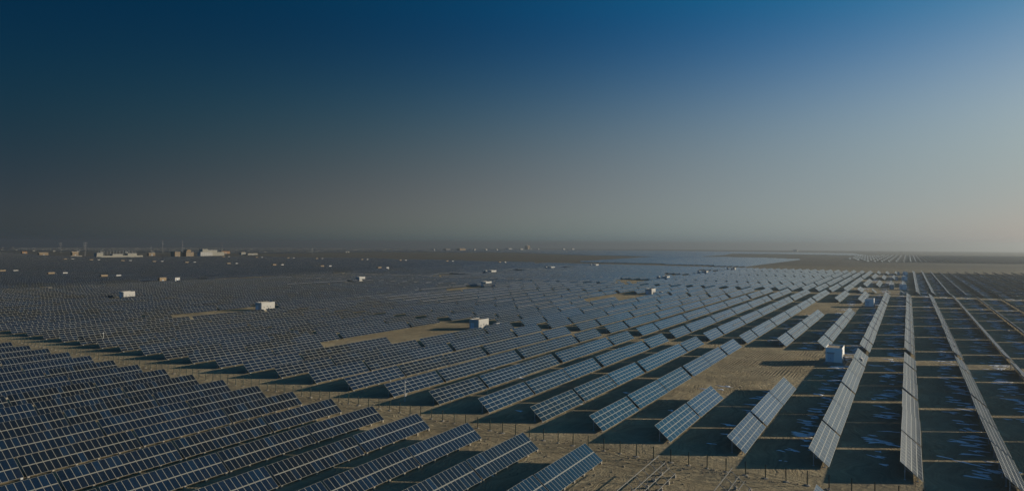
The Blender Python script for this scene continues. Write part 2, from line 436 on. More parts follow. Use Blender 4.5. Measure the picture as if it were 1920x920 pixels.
def make_low(loc, label, legs):
    t = thing('low_solar_table', label, 'solar table', loc, 'two-high solar tables in front of the fence')
    t.rotation_euler = (random.gauss(0, .0022), random.gauss(0, .006), random.gauss(0, .002))
    add('panel_face', ME_LOW_FACE, t)
    add('frame', ME_LOW_FRAME if legs else ME_LOW_FRAME_P, t)
    if legs:
        for y in LEGS_Y:
            for me, x in ((ME_LLEG_F, LX1), (ME_LLEG_R, LX2)):
                l = add('leg', me, t, (x, y, 0)); add('footing', ME_FOOT, l)
    return t
LOWX = [-43.45, -55.6, -67.7, -79.8, -91.8, -103.8, -116.1, -128.3]
n_low = 0
for j in range(-3, 22):
    if j in (-1, -2): continue
    x = LOWX[j] if 0 <= j < 8 else (-43.45-12.06*j if j < 0 else -43.45-12.05*j-.022*j*j)
    if j == -3: x = -7.7
    ye = 104.8+.42*max(0, j) if j >= 0 else 103.3
    for i in range(6):
        y = ye-LL-i*(LL+.42)
        if y < 8: break
        sz = visible_size(x, y, LL)
        if sz < 12 and not (j in (0, -3) and i == 0): continue
        rn = ('row at the bare racks' if j == 0 else '%s row left of the bare racks' % nth(j+1)) if j >= 0 else ''
        lab = 'tip of a two-high blue solar table right of the bare racks at the bottom edge' if j < 0 else \
              ('two-high navy solar table at the track end, %s' % rn if i == 0 else 'two-high navy solar table, %s from the track, %s' % (nth(i+1), rn))
        if j == 0: lab = lab.replace('row at the bare racks', 'row next to the bare racks')
        make_low((x, y, random.uniform(-.04, .04)), lab, sz > 1500 or j == -3); n_low += 1

# bare racks, waiting for their modules
for x, ye, lab, ny in ((-31.0, 104.6, 'bare steel rack with four pale rails, beside the solar table ending at the track', 5), (-19.6, 104.2, 'smaller bare steel rack cut by the bottom edge, right of the other rack', 5)):
    t = thing('bare_rack', lab, 'mounting rack', (x, ye, 0), 'bare racks without modules')
    for q, e in ((.25, 0), (1.45, .1), (2.45, .3), (3.85, .8)):
        mb = MB(); px, pz = on_slope(LH, LZ, q, .05); mb.bar((px, -17.5, pz), (px, e, pz), .07, .10); mb.build('rail', M_RAIL, t)
    for i in range(ny):
        y = -.35-3.3*i
        mb = MB(); a = on_slope(LH, LZ, .2, .14); b = on_slope(LH, LZ, 3.95, .14)
        mb.bar((a[0], y, a[1]), (b[0], y, b[1]), .06, .08); mb.build('rafter', M_RAIL, t)
        mb = MB(); e = on_slope(LH, LZ, 1.9, .15); mb.bar((LX2, y, .55), (e[0], y, e[1]), .05); mb.build('brace', M_RAIL, t)
        for px, h in ((LX1, LZ1), (LX2, LZ2)):
            mb = MB(); mb.bar((px, y, .3), (px, y, h), .08); mb.build('leg', M_RAIL, t)
            add('footing', ME_FOOT, t, (px, y, .03)).scale = (1.25, 1.25, 1.1)

# ------------------------------------------------------------------ fence
FP = [(-420, 131), (-300, 124.6), (-263, 121.3), (-161, 114.6), (-96, 114.2), (-64, 111.6), (-28, 111.2), (60, 111.0)]
def fence_y(x):
    for (x0, y0), (x1, y1) in zip(FP, FP[1:]):
        if x0 <= x <= x1: return y0+(y1-y0)*(x-x0)/(x1-x0)
    return 111
fence = thing('wire_fence', 'green wire mesh fence with posts along the dirt track', 'fence', (0, 111, 0))
_m = MB(); _m.tube((0, 0, -.1), (0, 0, 2.2), .085, .085, 6); ME_POST = _m.mesh('post', M_GREEN)
bm = bmesh.new(); bmesh.ops.create_icosphere(bm, subdivisions=2, radius=.42)
for v in bm.verts: v.co = Vector((v.co.x*random.uniform(.85, 1.15), v.co.y*random.uniform(.85, 1.15), v.co.z*.45))
ME_MOUND = bpy.data.meshes.new('footing'); bm.to_mesh(ME_MOUND); bm.free(); ME_MOUND.materials.append(M_CONC)
xs = [14-3.0*i for i in range(110)]
extra = MB()
for i, x in enumerate(xs):
    y = fence_y(x)
    if i < 98:
        p = add('post', ME_POST, fence, (x, y-111, 0)); p.rotation_euler = (random.gauss(0, .012), random.gauss(0, .012), 0)
        q = add('footing', ME_MOUND, p); q.rotation_euler = (0, 0, random.uniform(0, 6)); k = random.uniform(.6, 1.2); q.scale = (k, k, random.uniform(.5, 1.1))
    else: extra.tube((x, y-111, -.1), (x, y-111, 2.15), .045, .045, 6)
tag(extra.build('posts', M_GREEN, fence), kind='stuff')
wire = MB()
for a, b in zip(xs, xs[1:]):
    for z in (.12, .6, 1.1, 1.6, 2.05): wire.bar((a, fence_y(a)-111, z), (b, fence_y(b)-111, z), .009)
    for k in range(1, 6):
        x = a+(b-a)*k/6; wire.bar((x, fence_y(x)-111, .12), (x, fence_y(x)-111, 2.05), .006)
wire.build('wire_mesh', M_GREEN, fence)

# camera poles by the fence
for x, y, h, lab in ((-99.6, 122.6, 4.9, 'tall pale camera pole standing before the middle solar rows'), (-246.8, 136.0, 4.3, 'small pale camera pole among the dark panels at the left')):
    t = thing('camera_pole', lab, 'pole', (x, y, 0))
    mb = MB(); mb.tube((0, 0, -.2), (0, 0, h), .11, .08, 10); mb.build('mast', M_POLE, t)
    mb = MB(); mb.bar((0, 0, h-.35), (.45, -.35, h-.28), .05); mb.build('arm', M_POLE, t)
    mb = MB(); mb.box(.32, .6, -.62, -.2, h-.42, h-.24); mb.build('camera_head', M_WHITE, t)
    mb = MB(); mb.box(-.16, .16, .1, .32, 1.2, 1.8); mb.build('control_box', M_WHITE, t)

# ------------------------------------------------------------------ inverter cabins
def cabin(x1, y0, label, w=4.5, dep=8.0, h=4.0, plinth=.75, full=True, paint=None):
    """x1, y0: the corner between the shaded front and the sunlit side"""
    z = gz(x1, y0)
    t = thing('inverter_cabin', label, 'cabin', (x1, y0, z), 'white inverter cabins')
    P = plinth
    mb = MB(); mb.box(-w, 0, 0, dep, P, P+h)
    for a, b, cc, d in ((-w, 0, 0, .14), (-w, 0, dep-.14, dep), (-w, -w+.14, .14, dep-.14), (-.14, 0, .14, dep-.14)): mb.box(a, b, cc, d, P+h+.002, P+h+.36)
    body = mb.build('body', paint or M_WHITE, t)
    mb = MB(); mb.box(-w+.142, -.142, .142, dep-.142, P+h+.004, P+h+.10); mb.build('roof', M_ROOF, t)
    mb = MB(); k = .75                                            # splayed plinth
    mb.hexa([(-w-k, -k, -.1), (k, -k, -.1), (k, dep+k, -.1), (-w-k, dep+k, -.1), (-w-.05, -.05, P-.003), (.05, -.05, P-.003), (.05, dep+.05, P-.003), (-w-.05, dep+.05, P-.003)])
    mb.build('plinth', M_CONC, t)
    if full:
        dx = -w+.55
        mb = MB(); mb.box(dx, dx+1.75, -.05, -.003, P+.02, P+2.5); d = mb.build('door', M_DOOR, t)
        mb = MB(); mb.box(dx+.78, dx+.97, -.09, -.052, P+.95, P+1.15); mb.build('handle', M_DARK, d)
        mb = MB(); mb.box(dx-.12, dx+1.87, -.06, -.005, P+2.502, P+2.62); mb.build('door_frame', M_TRIM, d)
        mb = MB(); mb.box(dx-.2, dx+1.95, -.75, -.002, P+2.8, P+2.93); mb.build('canopy', M_TRIM, t)
        mb = MB(); mb.box(dx-.1, dx+1.85, -1.35, -.78, -.05, P*.45); mb.box(dx-.1, dx+1.85, -.78, -.3, -.05, P-.1); mb.build('step', M_CONC, t)
        for yy, zz, sy, sz in ((1.5, 1.0, .8, .7), (3.6, 1.2, .9, .9), (5.6, 1.0, .8, .7)):
            mb = MB(); mb.box(.003, .06, yy, yy+sy, P+zz, P+zz+sz)
            v = mb.build('vent', M_TRIM, t)
            mb = MB()
            for q in range(5): mb.box(.062, .10, yy+.06, yy+sy-.06, P+zz+.08+q*sz/6, P+zz+.08+q*sz/6+.05)
            mb.build('louvre', M_DARK, v)
        mb = MB(); mb.box(.003, .42, 4.7, 5.4, P+.35, P+.95); mb.build('cooling_unit', M_WHITE, t)
        for yy in (.5, dep-.8):
            mb = MB(); mb.box(.003, .035, yy, yy+.25, P+h-.75, P+h-.5); mb.build('lamp_plate', M_TRIM, t)
        mb = MB(); mb.tube((.08, .25, P), (.08, .25, P+h), .05, .05, 6); mb.build('drain_pipe', M_TRIM, t)
    return t
def transformer(x, y, label, w=2.2, d=2.6, h=1.9):
    t = thing('transformer_box', label, 'transformer', (x, y, gz(x, y)), 'pale transformer boxes beside the cabins')
    mb = MB(); mb.box(-w/2-.2, w/2+.2, -d/2-.2, d/2+.2, -.1, .25); mb.build('base', M_CONC, t)
    mb = MB(); mb.box(-w/2, w/2, -d/2, d/2, .252, h-.2); mb.build('housing', M_WHITE, t)
    mb = MB(); b = len(mb.v); mb.hexa([(-w/2-.1, -d/2-.1, h-.198), (w/2+.1, -d/2-.1, h-.198), (w/2+.1, d/2+.1, h-.198), (-w/2-.1, d/2+.1, h-.198), (-w/2+.5, -d/2+.1, h+.15), (w/2-.5, -d/2+.1, h+.15), (w/2-.5, d/2-.1, h+.15), (-w/2+.5, d/2-.1, h+.15)]); mb.build('lid', M_WHITE, t)
    mb = MB(); mb.box(-.6, .6, -d/2-.03, -d/2-.003, .5, 1.5); mb.build('door', M_DOOR, t)
CABS = [
 (-17.3, 230.4, 'nearest white cabin, door facing, beside the dirt clearing at the right', 8.0),
 (-153.4, 236.4, 'white cabin at the end of the big bare clearing in mid picture', 8.5),
 (-293.3, 242.7, 'white cabin at the end of the thin bare strip on the left', 9.5),
 (-430.1, 249.3, 'leftmost white cabin, long sunlit wall among the dark panels', 8.2),
 (-17.4, 452.3, 'shaded blue-white cabin just behind the nearest cabin on the right', 8.5),
 (-156.9, 466.2, 'second-row white cabin with bare strip, right of middle', 9.5),
 (-302.2, 476.2, 'second-row white cabin just above the one in the big clearing', 10.0),
 (-443.0, 478.0, 'small white cabin alone among grey panels, left of middle', 8.6),
 (-1.1, 631.3, 'nearest of three shaded cabins in line at the far right', 9.0),
 (-205.9, 658.1, 'white cabin with a small box, nearest of three right of middle', 10.0),
 (-424.7, 681.7, 'white cabin with a small box, nearest of three in the middle distance', 12.0),
 (-.8, 796.0, 'middle of three shaded cabins in line at the far right', 9.0),
 (-208.7, 820.5, 'white cabin with a small box, middle of three right of middle', 10.0),
 (-426.7, 841.0, 'white cabin with a small box, middle of three in the middle distance', 12.0),
 (-.7, 935.6, 'farthest of three shaded cabins in line at the far right', 9.0),
 (-203.9, 951.8, 'white cabin with a small box, farthest of three right of middle', 10.0),
 (-424.6, 991.8, 'white cabin with a small box, farthest of three in the middle distance', 12.0)]
where = {8: 'nearest of the three far right cabins', 9: 'nearest cabin right of middle', 10: 'nearest mid-distance cabin', 11: 'middle of the far right cabins', 12: 'second cabin right of middle', 13: 'second mid-distance cabin', 14: 'farthest of the far right cabins', 15: 'third cabin right of middle', 16: 'third mid-distance cabin'}
for i, (x, y, lab, dep) in enumerate(CABS):
    hh, pl = (4.0, .75) if i in (0, 4) else (3.5, .55)
    q = (CAM_H-hh-pl-.36)/(CAM_H-4.75)
    x *= q; y *= q
    cabin(x, y, lab, dep=dep*(1 if i in (0, 4) else .93), w=4.6 if i < 8 else 5.0, full=True, h=hh, plinth=pl, paint=M_WHITE_LIFT if i in (0, 4, 8, 11, 14) else None)
    if i == 0: transformer(x+4.2, y+5.0, 'low pale transformer box in the shade beside the nearest cabin')
    elif i == 1: transformer(x+3.6, y+8.5, 'low pale transformer box right of the cabin in the big clearing', h=2.4)
    elif i == 8: transformer(x-10.5, y+8, 'bluish box left of the nearest of the far right cabins', 3.2, 3.2, 3.6)
    elif i > 8: transformer(x-9.5, y+2, 'small pale box on the left of the '+where[i], 2.6, 3.4, 4.2)
    elif i in (5, 6): transformer(x+4.0, y+9, 'low pale box behind the second-row cabin %s' % ('right of middle' if i == 5 else 'above the big clearing'))

# ------------------------------------------------------------------ snow left in the shade behind the right-hand rows
def snow():
    mb = MB(); R = random.Random(11)
    def blob(x, y, lx, ly, rot):
        n = 14; z = gz(x, y); b = len(mb.v); ph = R.uniform(0, 6)
        ca, sa = cos(rot), sin(rot); hgt = R.uniform(.05, .11)
        ring = []
        for k in range(n):
            a = 2*pi*k/n; w = .72+.30*sin(3*a+ph)+R.uniform(-.28, .28)
            px, py = lx*cos(a)*w, ly*sin(a)*w
            ring.append((px*ca-py*sa, px*sa+py*ca))
        for f, h in ((1, -.02), (.7, hgt*.7)):
            for px, py in ring: mb.v.append((x+px*f, y+py*f, z+h))
        mb.v.append((x, y, z+hgt))
        for k in range(n):
            q = (k+1) % n
            mb.f.append((b+k, b+q, b+n+q, b+n+k)); mb.f.append((b+n+k, b+n+q, b+2*n))
        mb.f.append(tuple(range(b+n-1, b-1, -1)))
    for k in range(2, 14):
        x0 = xk(k)-3.1-2.7
        dens = {2: .35, 3: .8, 4: 1.1}.get(k, 1.15)
        ymin, ymax = (128, 560)
        y = ymin
        while y < 1000:
            if k == 2 and not (135 < y < 180 or 258 < y < 400): y += 3; continue
            if k == 3 and 185 < y < 256: y += 3; continue
            if k > 6 and y < 170 and k > 7: y += 3
            if R.random() < .78*dens:
                cx = x0+R.gauss(0, 1.25)+(1.2 if k == 6 else 0)
                for _ in range(R.choice((1, 1, 2, 3))):
                    blob(cx+R.gauss(0, 1.1), y+R.gauss(0, .9), R.uniform(.7, 2.7), R.uniform(.34, .95)*(1+max(0, y-300)/500), R.gauss(0, .28))
            y += R.uniform(1.0, 4.4)*(1+max(0, y-250)/600)
    for x, y, lx, ly in ((-17.6, 238.2-14, 2.6, 1.1), (-19, 222.0, 2.2, .8), (-17, 219.5, 1.6, .6), (-19.5, 216.5, 1.3, .5), (-16.3, 225.5, 3.0, .45), (-72.8, 128.4, 1.3, .35), (-57.0, 108.6-18, 1.4, .6), (-48.4, 97.4, 1.5, .6), (-49.0, 95.2, 1.1, .4), (-50.2, 91.5, .9, .35), (-59.2, 157.7, 1.2, .4), (-30.8, 125.6, .7, .2), (-17.8, 121.7, .5, .25),
                        (5.5, 138.4, 2.4, .42), (8.6, 136.4, 3.2, .4), (11.4, 133.6, 2.2, .35), (-104, 168, .9, .5), (-91, 160.5, 1.1, .5), (-96, 141.5, .9, .4), (-64.5, 141, .8, .4)):
        for _ in range(3): blob(x+R.gauss(0, .35), y+R.gauss(0, .15), lx*R.uniform(.6, 1), ly*R.uniform(.7, 1), R.gauss(-.45 if y < 140 and x > 4 else 0, .1))
    o = mb.build('snow', M_SNOW); o.data.polygons.foreach_set('use_smooth', [True]*len(o.data.polygons))
    tag(o, 'patches of old snow lying in the shade between the right-hand rows', None, None, 'stuff')
snow()

M_CLOD = simple('soil_clods', (.24, .20, .14), 1.0, 0, .25, 5)
def stones():
    mb = MB(); R = random.Random(5)
    def stone(x, y, r_):
        b = len(mb.v); n = 6; z = gz(x, y)
        for h, q in ((-.1, 1.0), (.35, .95), (.75, .55)):
            for k in range(n):
                a = 2*pi*k/n+R.uniform(-.25, .25); w = r_*q*R.uniform(.75, 1.2); mb.v.append((x+w*cos(a), y+w*sin(a), z+h*r_*R.uniform(.8, 1.15)))
        for l in (0, 1):
            for k in range(n): mb.f.append((b+l*n+k, b+l*n+(k+1) % n, b+(l+1)*n+(k+1) % n, b+(l+1)*n+k))
        mb.f.append(tuple(range(b+2*n, b+3*n))); mb.f.append(tuple(range(b+n-1, b-1, -1)))
    for cx, cy, sx_, sy_, n in ((-31, 110.2, 6, .8, 130), (-30, 101, 4, 5, 120), (-46, 108, 8, 2, 90), (-20, 109.5, 6, 1, 80), (-70, 112, 20, 1.2, 160), (-42, 99, 1.2, 6, 70), (-66, 100, 1.2, 6, 60), (-54, 100, 1.0, 5, 60), (-40, 190, 8, 18, 120), (-120, 114, 26, 1.4, 150), (-30, 200, 6, 22, 90)):
        for _ in range(n): stone(cx+R.gauss(0, sx_), cy+R.gauss(0, sy_), min(.24, .05+R.expovariate(22)))
    tag(mb.build('rubble', M_CLOD), 'loose stones and clods along the fence track and clearing', None, None, 'stuff')
stones()

# ------------------------------------------------------------------ fields beyond the near block
def inside(poly, x, y):
    r = False; n = len(poly)
    for i in range(n):
        x0, y0 = poly[i]; x1, y1 = poly[(i+1) % n]
        if (y0 > y) != (y1 > y) and x < (x1-x0)*(y-y0)/(y1-y0)+x0: r = not r
    return r
HUTS = []
for row, (Y, xl) in enumerate(((380, [-895, -788, -688, -592.5]), (712, [-1425, -1333, -1230, -1135, -1044, -937, -831, -731, -623]), (1057, [-1410, -1293, -1189, -1101, -972, -871, -757, -640]))):
    for i, x in enumerate(xl): HUTS.append((row, i, len(xl), x, Y))
def field(name, poly, pitch, L, gap, label, supports, skip=(), glass=None):
    xs = [p[0] for p in poly]; ys = [p[1] for p in poly]; tabs = []
    x = max(xs)-2
    while x > min(xs):
        y = min(ys)+random.uniform(0, 2)
        while y < max(ys):
            if inside(poly, x, y+L/2) and not any(-9 < x-hx < 18 and y < hy+17 and y+L > hy-8 for hx, hy in skip):
                p = project((x, y+L/2, 1))
                if p and -160 < p[0] < 2080: tabs.append((x, y, L))
            y += L+gap
        x -= pitch
    return field_mesh(name, tabs, label, supports=supports, glass=glass)
hs = [(h[3], h[4]) for h in HUTS]
field('solar_field', [(-594, 190), (-594, 1105), (-1100, 1172), (-1500, 1120), (-1545, 850), (-1900, 895), (-2350, 1030), (-3300, 1330), (-3300, 1000), (-1500, 500)], 10, 32.5, 1.6, 'dark blue field of packed solar rows on the left beyond the near block', False, hs, M_FAR)
field('solar_field', [(-228, 1150), (-400, 1222), (-560, 1222), (-610, 1850), (-463, 1960), (-350, 1950), (-228, 1790)], 9.7, 40, 1.4, 'pale wedge of solar rows beyond the near block, right of middle', False)
field('solar_field', [(-3, 1690), (600, 1700), (600, 2900), (-3, 2950)], 9.7, 36, 3, 'distant solar rows fanning out beyond the bare belt at far right', True)
field('solar_field', [(-78, 1720), (-5, 1685), (-5, 2950), (-60, 3000), (-160, 2750), (-135, 2020)], 14, 80, 70, 'distant short pale solar tables left of the fanning far rows', True)
field('solar_field', [(-1400, 2480), (-900, 2060), (-640, 1985), (-545, 2065), (-570, 2500), (-640, 2950), (-460, 3010), (-180, 2790), (-140, 2900), (-220, 3500), (-1400, 4200), (-2500, 4400)], 11, 60, 5, 'hazy pale band of solar rows below the horizon in mid picture', False)
field('solar_field', [(-3500, 1480), (-1900, 1620), (-2050, 2350), (-1400, 2560), (-2500, 4400), (-3200, 5000), (-6500, 5000), (-6500, 2900)], 13, 80, 8, 'hazy dark band of solar rows along the left horizon', False, (), M_FAR)

def strip(name, pts, w, M, z=.006):
    v = []; f = []
    for i, (x, y) in enumerate(pts):
        a = Vector(pts[max(0, i-1)]); b = Vector(pts[min(len(pts)-1, i+1)]); d = (b-a).normalized(); n = Vector((-d.y, d.x))*w/2
        for q in (1, -1): v.append((x+n.x*q, y+n.y*q, gz(x+n.x*q, y+n.y*q)+z))
    for i in range(len(pts)-1): f.append((2*i, 2*i+2, 2*i+3, 2*i+1))
    me = bpy.data.meshes.new(name); me.from_pydata(v, [], f); me.materials.append(M)
    return tag(add(name, me), kind='structure')
M_GRAVEL = simple('pale_gravel', (.36, .34, .29), 1.0, 0, .2, .4)
strip('gravel_road', [(-586, 150+30*i) for i in range(34)], 9, M_GRAVEL, .05)

# paired huts inside the left field
rown = ['nearest', 'middle', 'farthest']
for row, i, n, x, y in HUTS:
    pos = 'leftmost' if i == 0 else 'rightmost' if i == n-1 else nth(i+1)+' from left'
    z = gz(x, y)
    t = thing('tan_hut', 'low tan hut, %s in the %s hut line of the left field' % (pos, rown[row]), 'hut', (x-1.5, y, z), 'tan huts in the left field')
    mb = MB(); mb.box(-1.6, 1.6, -3.2, 3.2, -.3, 3.6); mb.build('wall', M_TAN, t)
    mb = MB(); mb.box(-1.8, 1.8, -3.4, 3.4, 3.603, 3.8); mb.build('roof', M_ROOF, t)
    mb = MB(); mb.box(1.603, 1.66, -.8, .8, -.2, 2.1); mb.build('door', M_TRIM, t)
    t = thing('white_hut', 'low white hut, %s in the %s hut line of the left field' % (pos, rown[row]), 'hut', (x+3, y+11.5, z), 'white huts in the left field')
    mb = MB(); mb.box(-1.3, 1.3, -2.4, 2.4, -.3, 3.4); mb.build('wall', M_WHITE, t)
    mb = MB(); mb.box(-1.5, 1.5, -2.6, 2.6, 3.403, 3.6); mb.build('roof', M_TRIM, t)
    mb = MB(); mb.box(1.303, 1.36, -.7, .7, -.2, 2.1); mb.build('door', M_DOOR, t)

# tiny huts on the far plain
DOTS = [(-2922, 2262), (-3445, 2702), (-3921, 3140), (-3261, 2620), (-3139, 2535), (-2464, 1970), (-2743, 2267), (-2036, 1698), (-2999, 2564), (-2279, 1967), (-2229, 1934), (-3332, 2916), (-2510, 2228), (-2853, 2605), (-3137, 2922), (-2086, 1958), (-2028, 1914), (-3460, 3276), (-2343, 2248), (-2304, 2222), (-2682, 2632), (-2976, 2964), (-3282, 3308), (-3455, 3522), (-1958, 2035), (-2227, 2324), (-1981, 2072), (-2475, 2627), (-2470, 2634), (-2717, 2909), (-3017, 3253), (-3270, 3549), (-2220, 2564), (-2552, 2956), (-3003, 3488), (-2918, 3647), (-2542, 3192), (-2271, 2868), (-1857, 2476), (-1897, 2544), (-2660, 3600), (-2368, 3244), (-3666, 1554), (-3391, 1493), (-3189, 1468), (-2955, 1433), (-3336, 1650), (-3800, 1902), (-3835, 1730), (-3586, 1689), (-6392, 2788), (-5798, 2672), (-5600, 2500), (-5300, 2380), (-5900, 2900), (-6590, 2798), (-2779, 1434), (-3233, 1675), (-2556, 1400), (-3487, 1915), (-2376, 1387), (-2838, 1667), (-2639, 1645), (-2240, 1400), (-3942, 2357), (-3679, 2222), (-4169, 2354), (-3289, 2077), (-2943, 1936), (-2469, 1641), (-2648, 1974), (-2934, 2271), (-2469, 1973), (-3231, 2596), (-2727, 2254), (-2048, 1709), (-2251, 1729), (-4800, 2700), (-5000, 3000), (-4500, 3100)]
_m = MB(); _m.box(-2.2, 2.2, -4.5, 4.5, -.5, 3.6)
_m.hexa([(-2.5, -4.8, 3.602), (2.5, -4.8, 3.602), (2.5, 4.8, 3.602), (-2.5, 4.8, 3.602), (-2.2, -4.5, 3.9), (2.2, -4.5, 3.9), (2.2, 4.5, 3.9), (-2.2, 4.5, 3.9)], 1)
ME_DOT = _m.mesh('plain_hut', [M_CREAM, M_TRIM])
for x, y in DOTS:
    o = add('plain_hut', ME_DOT, None, (x, y, gz(x, y))); k = 1+max(0, hypot(x, y)-3000)/6000; o.scale = (k, k, k)
    tag(o, 'tiny white hut among the hazy solar rows near the left horizon', 'hut', 'tiny huts on the hazy plain')

# ------------------------------------------------------------------ far buildings and masts
def windows(parent, x0, x1, y, z0, z1, n, w, face='y', m_=M_DARK):
    for i in range(n):
        u = x0+(x1-x0)*(i+.5)/n
        mb = MB()
        if face == 'x': mb.box(y+.004, y+.12, u-w/2, u+w/2, z0, z1)
        else: mb.box(u-w/2, u+w/2, y-.12, y-.004, z0, z1)
        f = mb.build('window', M_TRIM, parent)
        mb = MB()
        if face == 'x': mb.box(y+.124, y+.16, u-w/2+.15, u+w/2-.15, z0+.15, z1-.15)
        else: mb.box(u-w/2+.15, u+w/2-.15, y-.16, y-.124, z0+.15, z1-.15)
        mb.build('pane', m_, f)
def office():
    x, y = -1676, 1200; z = gz(x, y)
    # local axes: u along the sunlit wall (seen from the camera), v away from it
    t = thing('office_building', 'long white two-storey office block with square windows on the left horizon', 'building', (x, y, z), None, radians(0))
    mb = MB(); mb.box(-20, 0, -24, 30, -1, 12.5); mb.build('wall', M_WHITE, t)
    mb = MB(); mb.box(-20.4, .4, -24.4, 30.4, 12.503, 13.2); mb.build('parapet', M_CREAM, t)
    mb = MB(); mb.box(-26, -4, -12, 12, 13.203, 22); mb.build('upper_storey', M_CREAM, t)
    mb = MB(); mb.box(-30, -8, 12.003, 58, -1, 18); mb.box(-26, -8, 58.003, 92, -1, 12); mb.build('wing', M_CREAM, t)
    mb = MB(); mb.box(-30.3, -7.7, 11.8, 58.3, 18.003, 18.7); mb.build('roof', M_TRIM, t)
    windows(t, -22, 28, 0, 7.2, 9.8, 5, 3.4, 'x'); windows(t, -22, 28, 0, .3, 3.4, 5, 3.4, 'x')
    windows(t, -18, -2, -24, 7.2, 9.8, 2, 3, 'y')
    t.scale = (.7, .68, .85)
office()
def tan_house(x, y, w, d, h, label, tower):
    t = thing('tan_house', label, 'building', (x, y, gz(x, y)))
    mb = MB(); mb.box(-w, 0, 0, d, -1, h); mb.build('wall', M_TAN, t)
    mb = MB(); mb.box(-w-.5, .5, -.5, d+.5, h+.003, h+.8); mb.build('roof', M_SLATE, t)
    if tower:
        mb = MB(); mb.box(-w*.8, .6, 1, d*.62, h+.803, h+5.2)
        b = len(mb.v); y0, y1 = 1, d*.62
        mb.v += [(-w*.8, y0, h+5.203), (.6, y0, h+5.203), (.6, y1, h+5.203), (-w*.8, y1, h+5.203), (-w*.8, (y0+y1)/2, h+7.6), (.6, (y0+y1)/2, h+7.6)]
        mb.f += [(b, b+1, b+5, b+4), (b+2, b+3, b+4, b+5), (b+1, b+2, b+5), (b+3, b, b+4), (b+3, b+2, b+1, b)]
        mb.build('gable', M_TAN, t)
    windows(t, 2, d-2, 0, h*.52, h*.76, 4, 1.8, 'x'); windows(t, 2, d-2, 0, .6, h*.3, 4, 1.8, 'x')
tan_house(-1652, 1092, 18, 20, 12, 'boxy tan building left of the gabled one on the left horizon', False)
tan_house(-1640, 1116, 16, 22, 11, 'tan building with a gabled top beside the white office block', True)
t = thing('substation', 'long pale walled electrical substation on the left horizon', 'substation', (-1612, 920, gz(-1612, 920)))
mb = MB(); mb.box(-1, 0, -48, 62, -1, 5.0); mb.build('wall', M_CREAM, t)
for a, b, h, n in ((-46, -32, 11, 'control_house'), (-10, 14, 8, 'switch_house'), (26, 48, 9.5, 'store_house')):
    mb = MB(); mb.box(-14, -2, a, b, -1, h); q = mb.build(n, M_CREAM, t); mb = MB(); mb.box(-14.4, -1.6, a-.4, b+.4, h+.003, h+.6); mb.build('roof', M_TRIM, q)
for i in range(12):
    mb = MB(); y = -28+i*7.5
    mb.bar((-20, y, -1), (-20, y, 17), .5); mb.bar((-30, y, -1), (-30, y, 17), .5); mb.bar((-30, y, 15.5), (-20, y, 15.5), .4); mb.build('gantry', M_LATTICE, t)
def shed(x, y, w, d, h, M, label, cat='shed', name='shed'):
    t = thing(name, label, cat, (x, y, gz(x, y)))
    mb = MB(); mb.box(-w/2, w/2, -d/2, d/2, -1, h); mb.build('wall', M, t)
    mb = MB(); z = h+.003
    mb.v += [(-w/2-.4, -d/2-.4, z), (w/2+.4, -d/2-.4, z), (w/2+.4, d/2+.4, z), (-w/2-.4, d/2+.4, z), (0, -d/2-.4, z+h*.22), (0, d/2+.4, z+h*.22)]
    mb.f += [(3, 2, 1, 0), (1, 2, 5, 4), (3, 0, 4, 5), (0, 1, 4), (2, 3, 5)]
    mb.build('roof', M_ROOF if M is not M_ORANGE else M_ORANGE, t)
    mb = MB(); mb.box(w/2+.004, w/2+.1, -1.5, 1.5, -.5, h*.6); mb.build('door', M_TRIM, t)
shed(-2000, 1503, 14, 32, 8, M_ORANGE, 'long orange-roofed shed right of the white office block')
shed(-1750, 1378, 10, 16, 7, M_CREAM, 'small cream shed in front of the orange one')
shed(-1735, 1400, 8, 36, 4, M_CREAM, 'long low cream shed right of the white office block')
shed(-2356, 1058, 8, 14, 7, M_ORANGE, 'small orange hut at the far left edge of the dark field')
shed(-1955, 922, 9, 22, 8, M_TAN, 'tan shed left of the walled substation')
shed(-1770, 905, 9, 14, 11, M_TAN, 'tan relay house beside the mast left of the substation')
shed(-1730, 888, 5, 26, 3.5, M_CREAM, 'low white wall building between the two masts left of the substation')
shed(-1800, 1120, 8, 18, 7, M_TAN, 'low brown shed right of the walled substation')
shed(-2430, 4400, 26, 34, 27, M_TAN, 'tan tower block on the hazy horizon in mid picture', 'building', 'tower_block')
shed(-2560, 4350, 30, 50, 11, M_TRIM, 'grey hall left of the tan tower block on the horizon', 'building', 'hall')
shed(-2100, 3060, 20, 54, 12, M_TAN, 'brown hall on the horizon left of middle', 'building', 'hall')
shed(-2160, 3010, 20, 40, 10, M_SLATE, 'dark hall beside the brown hall on the horizon', 'building', 'hall')
for x, y, d, wh in ((-2230, 2985, 9, 'left of the dark hall'), (-2075, 3150, 12, 'right of the brown hall'), (-2050, 3230, 16, 'second right of the brown hall'), (-2040, 3330, 12, 'third right of the brown hall'), (-2250, 3990, 40, 'long, left of the tan tower block'), (-2240, 4100, 12, 'second left of the tan tower block'), (-2230, 4190, 14, 'just left of the tan tower block'), (-2250, 4640, 30, 'right of the tan tower block'), (-2230, 4760, 40, 'farthest right of the tan tower block')):
    shed(x, y, 10, d, 9, M_WHITE, 'small white shed on the horizon, '+wh)
shed(-640, 4800, 26, 30, 12, M_WHITE, 'lone pale barn on the horizon above the far solar rows', 'building', 'barn')
